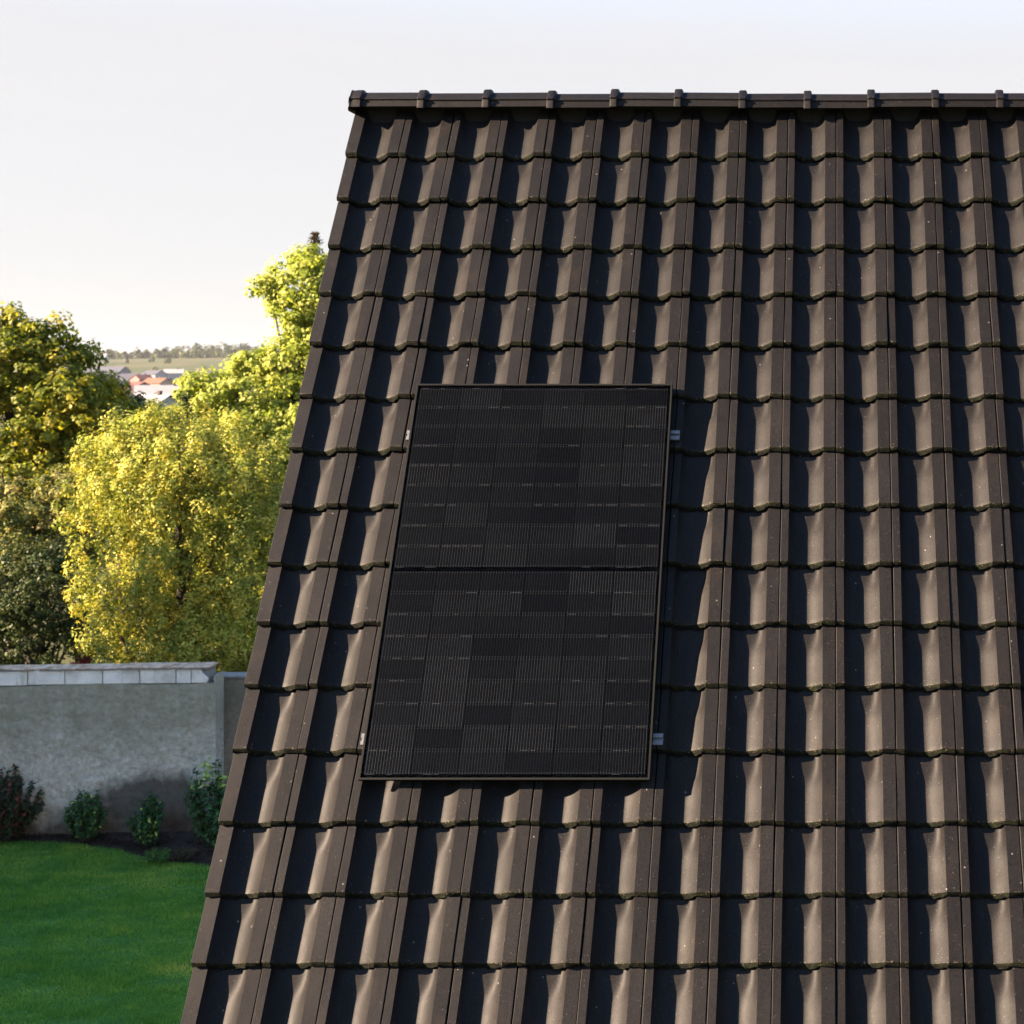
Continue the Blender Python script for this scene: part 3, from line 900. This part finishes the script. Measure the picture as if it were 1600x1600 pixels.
def garden_wall():
    e = at(337, 1200, WD); wx = e.x
    root = empty('garden_wall', (wx, WD, 0)); root.rotation_euler = (0, 0, WYAW)
    # local x runs left (negative) from the right end; local y away from the camera
    tag(root, 'weathered grey rendered garden wall topped by a course of pale concrete blocks', 'wall')
    Lw, H = 6.2, 1.925
    g = np.random.default_rng(5)
    nx, nz_ = 260, 90
    xs = np.linspace(-Lw, 0, nx); zs = np.linspace(-0.05, H, nz_)
    Xg, Zg = np.meshgrid(xs, zs)
    def vn(a, b, s):
        gx, gz = int(a * s) + 3, int(b * s) + 3
        tab = g.normal(size=(gz + 2, gx + 2))
        fx = (Xg + a) * s; fz = (Zg + .06) * s
        i, j = fx.astype(int), fz.astype(int); u, w = fx - i, fz - j
        u = u * u * (3 - 2 * u); w = w * w * (3 - 2 * w)
        return (tab[j, i] * (1 - u) * (1 - w) + tab[j, i + 1] * u * (1 - w) + tab[j + 1, i] * (1 - u) * w + tab[j + 1, i + 1] * u * w)
    rel = vn(Lw, H + .1, 3) * .006 + vn(Lw, H + .1, 9) * .005 + vn(Lw, H + .1, 24) * .0035
    Yg = -rel
    Zg2 = Zg.copy(); Zg2[-1] += 0.012 * np.sin(xs * 3.1) + g.normal(size=nx) * .004
    v = np.stack([Xg, Yg, Zg2], -1).reshape(-1, 3)
    i = np.arange(nx * nz_).reshape(nz_, nx)
    f = np.stack([i[:-1, :-1], i[:-1, 1:], i[1:, 1:], i[1:, :-1]], -1).reshape(-1, 4)
    link(bpy.data.objects.new('render_coat', mesh_np('render_coat', v, f, [M['plaster']], smooth=True)), root)
    mb = MB(); mb.box(-Lw, -0.0, 0.02, 0.27, -0.05, H - 0.01); mb.box(-0.022, 0.004, -0.004, 0.275, -0.05, H + 0.09)
    mb.build('wall_core', M['plaster'], root)
    mb = MB(); mb.box(-Lw, -0.09, 0.022, 0.25, H - 0.006, H + 0.17)
    mb.build('mortar_bed', M['mortar'], root)
    # blocks: edges measured along the wall
    px = [338 - 8, 299, 276, 221, 165, 108, 52, -5, -62, -119, -176, -233, -290, -347]
    ed = [(p - 337) / F_PX * WD for p in px]
    for k in range(len(ed) - 1):
        x1, x0 = ed[k], ed[k + 1]
        mb = MB(); h = 0.178
        a = random.uniform(-.004, .004)
        dz = random.uniform(-.004, .004)
        w = (x1 - x0) - 0.012
        if k == 0:   # broken end block
            mb.add([(-w/2, 0, 0), (w/2 - .05, 0, 0), (w/2 - .03, 0, .05), (w/2 - .11, 0, h * .75), (w/2 - .13, 0, h), (-w/2, 0, h),
                    (-w/2, .2, 0), (w/2 - .02, .2, 0), (w/2 - .03, .2, .05), (w/2 - .06, .2, h * .75), (w/2 - .1, .2, h), (-w/2, .2, h)],
                   [(0, 1, 2, 3, 4, 5), (11, 10, 9, 8, 7, 6)] + [(j, 6 + j, 6 + (j + 1) % 6, (j + 1) % 6) for j in range(6)])
        else:
            mb.box(-w / 2, w / 2, 0, .22, 0, h)
        mb.build('concrete_block', M['block'], root, ((x0 + x1) / 2, 0.004 + a, H + 0.002 + dz), bevel=0.006)
    x = -0.05
    k = 0
    while x > -Lw:
        L = random.uniform(0.42, 0.75)
        mb = MB()
        z0 = 0
        th = random.uniform(.014, .024)
        mb.box(-L / 2 + .004, L / 2 - .004, -.010 + random.uniform(-.006, .006), .27, 0, th)
        o = mb.build('coping_slab', M['cope'], root, (x - L / 2, 0, H + 0.195), bevel=0.004)
        o.rotation_euler = (random.uniform(-.012, .012), random.uniform(-.006, .006), random.uniform(-.01, .01))
        mb = MB()
        mb.box(-L / 2 + random.uniform(.0, .05), L / 2 - random.uniform(0, .05), -.015, .27, 0, .014)
        o = mb.build('mortar_skim', M['mortar'], root, (x - L / 2, 0, H + 0.1805))
        x -= L; k += 1
garden_wall()

def rear_wall():
    d = 18.75
    p = at(330, 1056, d)
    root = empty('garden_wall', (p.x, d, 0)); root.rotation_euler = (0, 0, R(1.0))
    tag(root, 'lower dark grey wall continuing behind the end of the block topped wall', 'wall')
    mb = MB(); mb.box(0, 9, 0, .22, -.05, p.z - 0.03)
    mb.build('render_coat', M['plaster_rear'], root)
    mb = MB(); mb.box(-.0, 9, -.015, .235, p.z - .0295, p.z)
    mb.build('coping_slab', M['mortar'], root, bevel=.004)
rear_wall()

# ------------------------------------------------------------------ lawn, bed, shrubs
def lawn_edge(x):
    """y of the far edge of the lawn"""
    return np.interp(x, [-30, -10.6, -9.6, -8.9, -8.2, -7.7, -7.2, -6.0, -4.0], [18.05, 17.99, 17.98, 17.75, 17.35, 17.2, 17.08, 16.9, 16.8])

def build_lawn():
    xs = np.linspace(-24, -3.2, 105); n = len(xs)
    v = []; f = []
    rows = 14
    for j in range(rows):
        for x in xs:
            y = 2 + (lawn_edge(x) - 2) * j / (rows - 1)
            v.append((x, y, 0.0))
    for j in range(rows - 1):
        for i in range(n - 1):
            a = j * n + i; f.append((a, a + 1, a + n + 1, a + n))
    t = NT('lawn_base')
    c = t.coord('Object')
    col = t.ramp(t.noise(c, 2.2, 6, 0.65), [(0.3, (0.028, 0.11, 0.018)), (0.55, (0.045, 0.14, 0.024)), (0.75, (0.075, 0.17, 0.03))])
    col = t.mix(t.rng(t.noise(c, 60, 3, 0.7), 0.35, 0.7), col, t.mix(0.5, col, (0.012, 0.03, 0.006)))
    o = link(bpy.data.objects.new('lawn', mesh_np('lawn', v, f, [t.done(col, 0.9, 0.15)])))
    tag(o, kind='structure')
    # bed of dark soil
    bx = np.linspace(-24, -3.2, 90)
    v = []; f = []
    for j in range(6):
        for x in bx:
            y = lawn_edge(x) - 0.02 + (18.9 - lawn_edge(x)) * j / 5
            v.append((x, y, 0.004 - (0.02 if j == 0 else 0) + (0.05 + 0.02 * math.sin(x * 7 + j)) * (j > 0)))
    n = len(bx)
    for j in range(5):
        for i in range(n - 1):
            a = j * n + i; f.append((a, a + 1, a + n + 1, a + n))
    o = link(bpy.data.objects.new('flower_bed', mesh_np('flower_bed', v, f, [M['soil']], smooth=True)))
    tag(o, kind='structure')
    # grass blades
    g = np.random.default_rng(77)
    N = 230000
    x = g.uniform(-11.2, -4.6, N); y = g.uniform(12.4, 18.1, N)
    ok = y < lawn_edge(x) + g.normal(size=N) * 0.02
    x, y = x[ok], y[ok]; N = len(x)
    a = g.uniform(0, 2 * math.pi, N); h = g.uniform(0.018, 0.042, N); w = g.uniform(0.003, 0.006, N)
    lean = g.normal(size=(N, 2)) * 0.014
    p = np.stack([x, y, np.zeros(N)], 1)
    s = np.stack([np.cos(a), np.sin(a), np.zeros(N)], 1) * w[:, None]
    tip = p + np.stack([lean[:, 0], lean[:, 1], h], 1)
    v = np.stack([p - s, p + s, tip], 1).reshape(-1, 3)
    def vn2(sc, sd):
        gg = np.random.default_rng(sd); tab = gg.normal(size=(64, 64))
        fx = (x + 12) * sc; fy = (y - 12) * sc * 1.9
        i, j = fx.astype(int), fy.astype(int); u, w_ = fx - i, fy - j
        u = u * u * (3 - 2 * u); w_ = w_ * w_ * (3 - 2 * w_)
        i %= 62; j %= 62
        return tab[j, i] * (1 - u) * (1 - w_) + tab[j, i + 1] * u * (1 - w_) + tab[j + 1, i] * (1 - u) * w_ + tab[j + 1, i + 1] * u * w_
    tone = 0.45 + 0.14 * vn2(.7, 1) + 0.13 * vn2(2.2, 2) + 0.10 * vn2(6.0, 3) + g.normal(size=N) * 0.17
    h = h * np.clip(1 + 0.35 * vn2(3.1, 4), .5, 1.8)
    tip = p + np.stack([lean[:, 0], lean[:, 1], h], 1)
    v = np.stack([p - s, p + s, tip], 1).reshape(-1, 3)
    M['grass'] = leaf_material('grass_blades', [(0.0, (0.052, 0.155, 0.026)), (0.5, (0.105, 0.24, 0.036)), (0.8, (0.19, 0.31, 0.048)), (1.0, (0.36, 0.38, 0.075))], 0.3)
    o = link(bpy.data.objects.new('grass', mesh_np('grass', v, np.arange(3 * N).reshape(N, 3), [M['grass']], tone=np.repeat(np.clip(tone, 0, 1), 3))))
    tag(o, 'short mown green grass of the lawn', 'grass', kind='stuff')
    # bark chips and fallen leaves on the bed
    N = 9000
    x = g.uniform(-11, -5.5, N); y = lawn_edge(x) + g.uniform(0, 1, N) ** 1.2 * 0.95
    P = np.stack([x, y, 0.06 + g.uniform(-.01, .012, N)], 1)
    nr = np.array([0, 0, 1.0]) + unit(N, g) * 0.6; nr /= np.linalg.norm(nr, axis=1, keepdims=True)
    v, f = leaf_quads(P, nr, 0.035, 0.02, g)
    tone = g.beta(1.2, 4, N)
    mt = leaf_material('bark_mulch', [(0.0, (0.012, 0.008, 0.006)), (0.6, (0.035, 0.022, 0.015)), (0.92, (0.07, 0.045, 0.025)), (1.0, (0.25, 0.17, 0.04))], 0.05, 0.9)
    o = link(bpy.data.objects.new('bark_mulch', mesh_np('bark_mulch', v, f, [mt], tone=np.repeat(tone, 4))))
    tag(o, 'dark bark mulch scattered over the flower bed', 'mulch', kind='stuff')
build_lawn()

def shrub(name, px, d, w, h, label, mat, seed, stems=22, per=70, leaf=(0.07, 0.03), group='young shrubs along the wall', tips=False):
    g = np.random.default_rng(seed)
    p0 = at(px, 600, d)
    root = empty(name, (p0.x, d, 0.05)); tag(root, label, 'shrub', group)
    P, N, T = [], [], []
    mb = MB()
    for k in range(stems):
        a = 2 * math.pi * (k + g.uniform(-.4, .4)) / stems
        u = g.uniform(0.05, 1) ** 0.7
        top = np.array([math.cos(a) * w * u * 0.5, math.sin(a) * w * u * 0.45, h * (1 - 0.55 * u ** 2) * g.uniform(0.78, 1.0)])
        st = np.array([math.cos(a) * .04, math.sin(a) * .04, 0])
        mid = st * .5 + top * .5 + np.array([math.cos(a), math.sin(a), -.2]) * w * .07
        mb.tube([tuple(st), tuple(mid), tuple(top)], [.008, .006, .003], 4)
        n = per
        s = g.uniform(0.18, 1.03, n)
        q = (1 - s)[:, None] ** 2 * st + (2 * s * (1 - s))[:, None] * mid + (s ** 2)[:, None] * top
        out = unit(n, g); q = q + out * (leaf[0] * 0.75) * g.uniform(.4, 1, n)[:, None]
        P.append(q); nr = out * .6 + np.array([0, -.1, .7]); N.append(nr / np.linalg.norm(nr, axis=1, keepdims=True))
        t = g.uniform(0, 0.88, n)
        if tips and k % 3 == 0: t = np.where(s > 0.86, g.uniform(0.93, 1.0, n), t)  # young shoots, with sun flecks put into their leaf colour
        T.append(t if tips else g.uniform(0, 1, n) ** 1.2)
    P = np.concatenate(P); P[:, 2] = np.maximum(P[:, 2], .02); N = np.concatenate(N); T = np.concatenate(T)
    v, f = leaf_quads(P, N, leaf[0], leaf[1], g)
    link(bpy.data.objects.new('foliage', mesh_np('foliage', v, f, [M[mat]], tone=np.repeat(T, 4))), root)
    mb.build('stem', M['bark'], root)
shrub('photinia_shrub', 8, 17.95, 1.05, .90, 'dark shrub with reddish leaves at the left end of the flower bed', 'leaf_red', 41, 40, 95, (.07, .034))
shrub('laurel_shrub', 133, 17.92, .52, .68, 'small round dark green shrub below the middle of the wall', 'leaf_laurel', 42, 30, 80, (.06, .028))
shrub('laurel_shrub', 233, 17.72, .50, .64, 'small dark green shrub in front of the brown damp stain', 'leaf_laurel', 43, 26, 80, (.06, .028))
shrub('cherry_laurel_shrub', 328, 17.75, .72, 1.06, 'tall laurel with sun flecks coloured into its young yellow green shoot tips next to the roof edge', 'leaf_laurel', 44, 20, 62, (.10, .038), tips=True)
shrub('heather_plant', 246, 17.22, .42, .13, 'low fresh green cushion plant at the lawn edge', 'leaf_low', 45, 26, 40, (.035, .012), group=None)
shrub('heather_plant', 285, 17.25, .36, .16, 'low dull cushion plant between the laurel and the lawn', 'leaf_red', 46, 22, 40, (.035, .014), group=None)

# ------------------------------------------------------------------ unseen house added to shade the garden
def shade_house():
    root = empty('unseen_shade_house', (-17.2, 7.9, 0))
    tag(root, 'unseen plain house with a gable roof, added left of the lawn to shade it', 'house')
    hx, hy, ze, zr = 3.6, 8.6, 4.2, 7.3
    mb = MB()
    mb.add([(-hx, -hy, 0), (hx, -hy, 0), (hx, hy, 0), (-hx, hy, 0), (-hx, -hy, ze), (hx, -hy, ze), (hx, hy, ze), (-hx, hy, ze), (0, -hy, zr - .15), (0, hy, zr - .15)],
           [(0, 1, 5, 8, 4), (1, 2, 6, 5), (2, 3, 7, 9, 6), (3, 0, 4, 7), (4, 8, 9, 7), (5, 6, 9, 8)])
    mb.build('wall', M['plaster_white'], root)
    mb = MB()
    for s in (-1, 1):
        mb.add([(0, -hy - .3, zr), (0, hy + .3, zr), (s * (hx + .4), hy + .3, ze - .1), (s * (hx + .4), -hy - .3, ze - .1),
                (0, -hy - .3, zr + .12), (0, hy + .3, zr + .12), (s * (hx + .4), hy + .3, ze + .02), (s * (hx + .4), -hy - .3, ze + .02)],
               [(0, 1, 2, 3), (4, 5, 6, 7), (0, 3, 7, 4), (1, 2, 6, 5), (2, 3, 7, 6)])
    mb.build('roof', M['ridge'], root)
    for y in (-5, -1.6, 1.8, 5.2):
        mb = MB(); mb.box(hx - .02, hx + .03, y - .55, y + .55, 1.0, 2.3)
        w_ = mb.build('window', M['wood'], root)
        mb = MB(); mb.box(hx + .031, hx + .036, y - .47, y + .47, 1.08, 2.22)
        mb.build('pane', M['backsheet'], w_)
shade_house()

# ------------------------------------------------------------------ distant town, woods
def paint(name, c, rough=0.8): return simple(name, c, rough, var=0.12, scale=0.7)
RED = [paint('red_clay_roof', (0.10, 0.032, 0.022)), paint('orange_clay_roof', (0.13, 0.055, 0.028)), paint('slate_roof', (0.045, 0.047, 0.06)), paint('brown_roof', (0.045, 0.03, 0.025)), paint('pale_roof', (0.20, 0.195, 0.19))]
WAL = [paint('white_house_paint', (0.30, 0.29, 0.275)), paint('cream_house_paint', (0.20, 0.165, 0.12)), paint('pink_house_paint', (0.15, 0.075, 0.065)), paint('grey_house_paint', (0.10, 0.105, 0.12))]
PANE = paint('dark_window', (0.03, 0.035, 0.045), 0.2)
def far_house(px, py, d, w, dep, h, rf, wall, rot, label, group='houses of the distant town'):
    """px, py: where the ridge stands"""
    p = at(px, py, d)
    gz = float(terrain_z(p.x, p.y))
    tot = p.z - gz
    h = max(3.0, tot - max(2.2, 0.33 * dep))
    root = empty('town_house', (p.x, p.y, gz)); root.rotation_euler = (0, 0, R(rot))
    tag(root, label, 'house', group)
    w *= 1.3; dep *= 1.3
    hw, hd = w / 2, dep / 2
    mb = MB()
    mb.add([(-hw, -hd, -1), (hw, -hd, -1), (hw, hd, -1), (-hw, hd, -1), (-hw, -hd, h), (hw, -hd, h), (hw, hd, h), (-hw, hd, h), (-hw, 0, tot - .2), (hw, 0, tot - .2)],
           [(0, 1, 5, 4), (1, 2, 6, 9, 5), (2, 3, 7, 6), (3, 0, 4, 8, 7), (4, 5, 9, 8), (7, 8, 9, 6)])
    mb.build('wall', WAL[wall], root)
    mb = MB()
    o = .5
    k = (tot - h) / hd
    for s in (-1, 1):
        mb.add([(-hw - o, 0, tot), (hw + o, 0, tot), (hw + o, s * (hd + o), h - k * o), (-hw - o, s * (hd + o), h - k * o),
                (-hw - o, 0, tot + .25), (hw + o, 0, tot + .25), (hw + o, s * (hd + o), h - k * o + .25), (-hw - o, s * (hd + o), h - k * o + .25)],
               [(0, 1, 2, 3), (4, 5, 6, 7), (0, 3, 7, 4), (1, 2, 6, 5), (2, 3, 7, 6)])
    rfo = mb.build('roof', RED[rf], root)
    mb = MB(); mb.box(hw * .3, hw * .3 + .8, -.4, .4, tot - .8, tot + 1.1); mb.build('chimney', RED[3], rfo)
    nw = max(2, int(w / 3.2))
    for fl in range(max(1, int(h / 3))):
        for k in range(nw):
            x = -hw + w * (k + .5) / nw
            mb = MB(); mb.box(x - .55, x + .55, -hd - .06, -hd - .02, 1 + fl * 2.9, 2.4 + fl * 2.9)
            if 2.4 + fl * 2.9 < h - .2: mb.build('window', PANE, root)
far_house(258, 603, 430, 12, 11, 6, 4, 0, 25, 'large white house with pale roof, nearest of the distant houses')
far_house(240, 618, 330, 7, 7, 6, 4, 0, -20, 'low white house in front of the large white one')
far_house(193, 602, 700, 10, 9, 6, 0, 1, 15, 'red roofed house at the left of the distant red roofs')
far_house(214, 597, 760, 9, 9, 6, 0, 2, -30, 'red roofed pink walled house among the distant roofs')
far_house(222, 586, 860, 7, 7, 7, 0, 2, 60, 'tall narrow pink house with red roof in the distant town')
far_house(246, 591, 800, 9, 8, 6, 1, 1, -15, 'orange roofed cream house right of the red roofs')
far_house(219, 607, 640, 8, 8, 6, 3, 3, 10, 'grey house with dark brown roof below the red roofs')
far_house(182, 584, 980, 22, 14, 6, 2, 3, 8, 'long slate grey building at the left of the town')
far_house(241, 579, 1050, 10, 9, 6, 2, 0, -20, 'small white house with grey roof above the orange roof')
far_house(272, 577, 1080, 10, 9, 6, 4, 0, 20, 'small all white house at the right of the town')
far_house(156, 588, 760, 9, 8, 6, 4, 0, 30, 'white house showing through the dark tree')
far_house(166, 573, 1250, 26, 14, 6, 2, 3, -6, 'pale grey blue hall behind the long slate building')
far_house(153, 553, 1900, 17, 14, 6, 4, 0, 10, 'white building on the rise left of the far wood')
far_house(300, 588, 860, 10, 9, 6, 1, 0, -10, 'white house with orange roof beside the birch')
far_house(330, 594, 800, 11, 9, 6, 0, 0, 12, 'white house with red roof behind the birch')
far_house(120, 592, 820, 11, 9, 6, 0, 1, -12, 'cream house with red roof behind the maple')

def far_woods():
    g = np.random.default_rng(91)
    def mass(name, label, n_tree, xr, yr, hr, leafs, size, seed, fn=None):
        P, N, T = [], [], []
        for _ in range(n_tree):
            x = g.uniform(*xr); y = g.uniform(*yr)
            z = float(terrain_z(x, y)); h = g.uniform(*hr) * (fn(x) if fn else 1.0); w = h * g.uniform(.35, .55)
            n = leafs
            d = unit(n, g) * (g.random(n) ** .3)[:, None]
            d[:, 2] = np.abs(d[:, 2]) * 1.0
            p = np.array([x, y, z + h * .02]) + d * np.array([w, w, h * .95])
            P.append(p); nn = d + unit(n, g) * .6 + np.array([0, 0, .3]); N.append(nn / np.linalg.norm(nn, axis=1, keepdims=True))
            T.append(np.clip(g.uniform(.1, .9) + g.normal(size=n) * .18, 0, 1))
        P = np.concatenate(P); N = np.concatenate(N); T = np.concatenate(T)
        v, f = leaf_quads(P, N, size, size * .8, g)
        o = link(bpy.data.objects.new(name, mesh_np(name, v, f, [M['leaf_far']], tone=np.repeat(T, 4))))
        tag(o, label, 'wood', kind='stuff')
    mass('far_wood', 'dense far wood along the crest of the hill', 900, (-2100, 300), (2260, 2480), (13, 25), 80, 5.5, 1, lambda x: 0.75 + 0.35 * math.sin(x * .012 + 1.0) * math.sin(x * .005))
    mass('town_trees', 'scattered trees among the distant houses', 190, (-760, 60), (520, 1250), (5, 9), 70, 2.2, 2)
    mass('valley_hedges', 'hedges and trees on the slope beyond the town', 170, (-1500, 100), (1300, 2000), (4, 9), 60, 2.6, 3)
far_woods()

# ------------------------------------------------------------------ the air
def haze():
    mb = MB(); mb.box(-3600, 3600, -320, 6100, -45, 62)
    m = bpy.data.materials.new('autumn_haze'); m.use_nodes = True
    n, l = m.node_tree.nodes, m.node_tree.links
    n.clear()
    out = n.new('ShaderNodeOutputMaterial'); pv = n.new('ShaderNodeVolumePrincipled')
    pv.inputs['Color'].default_value = (0.95, 0.95, 0.96, 1)
    pv.inputs['Density'].default_value = 0.000034
    pv.inputs['Anisotropy'].default_value = 0.3
    l.new(pv.outputs[0], out.inputs['Volume'])
    o = mb.build('haze', m)
    tag(o, 'pale haze in the air over the valley', 'haze', kind='stuff')
haze()
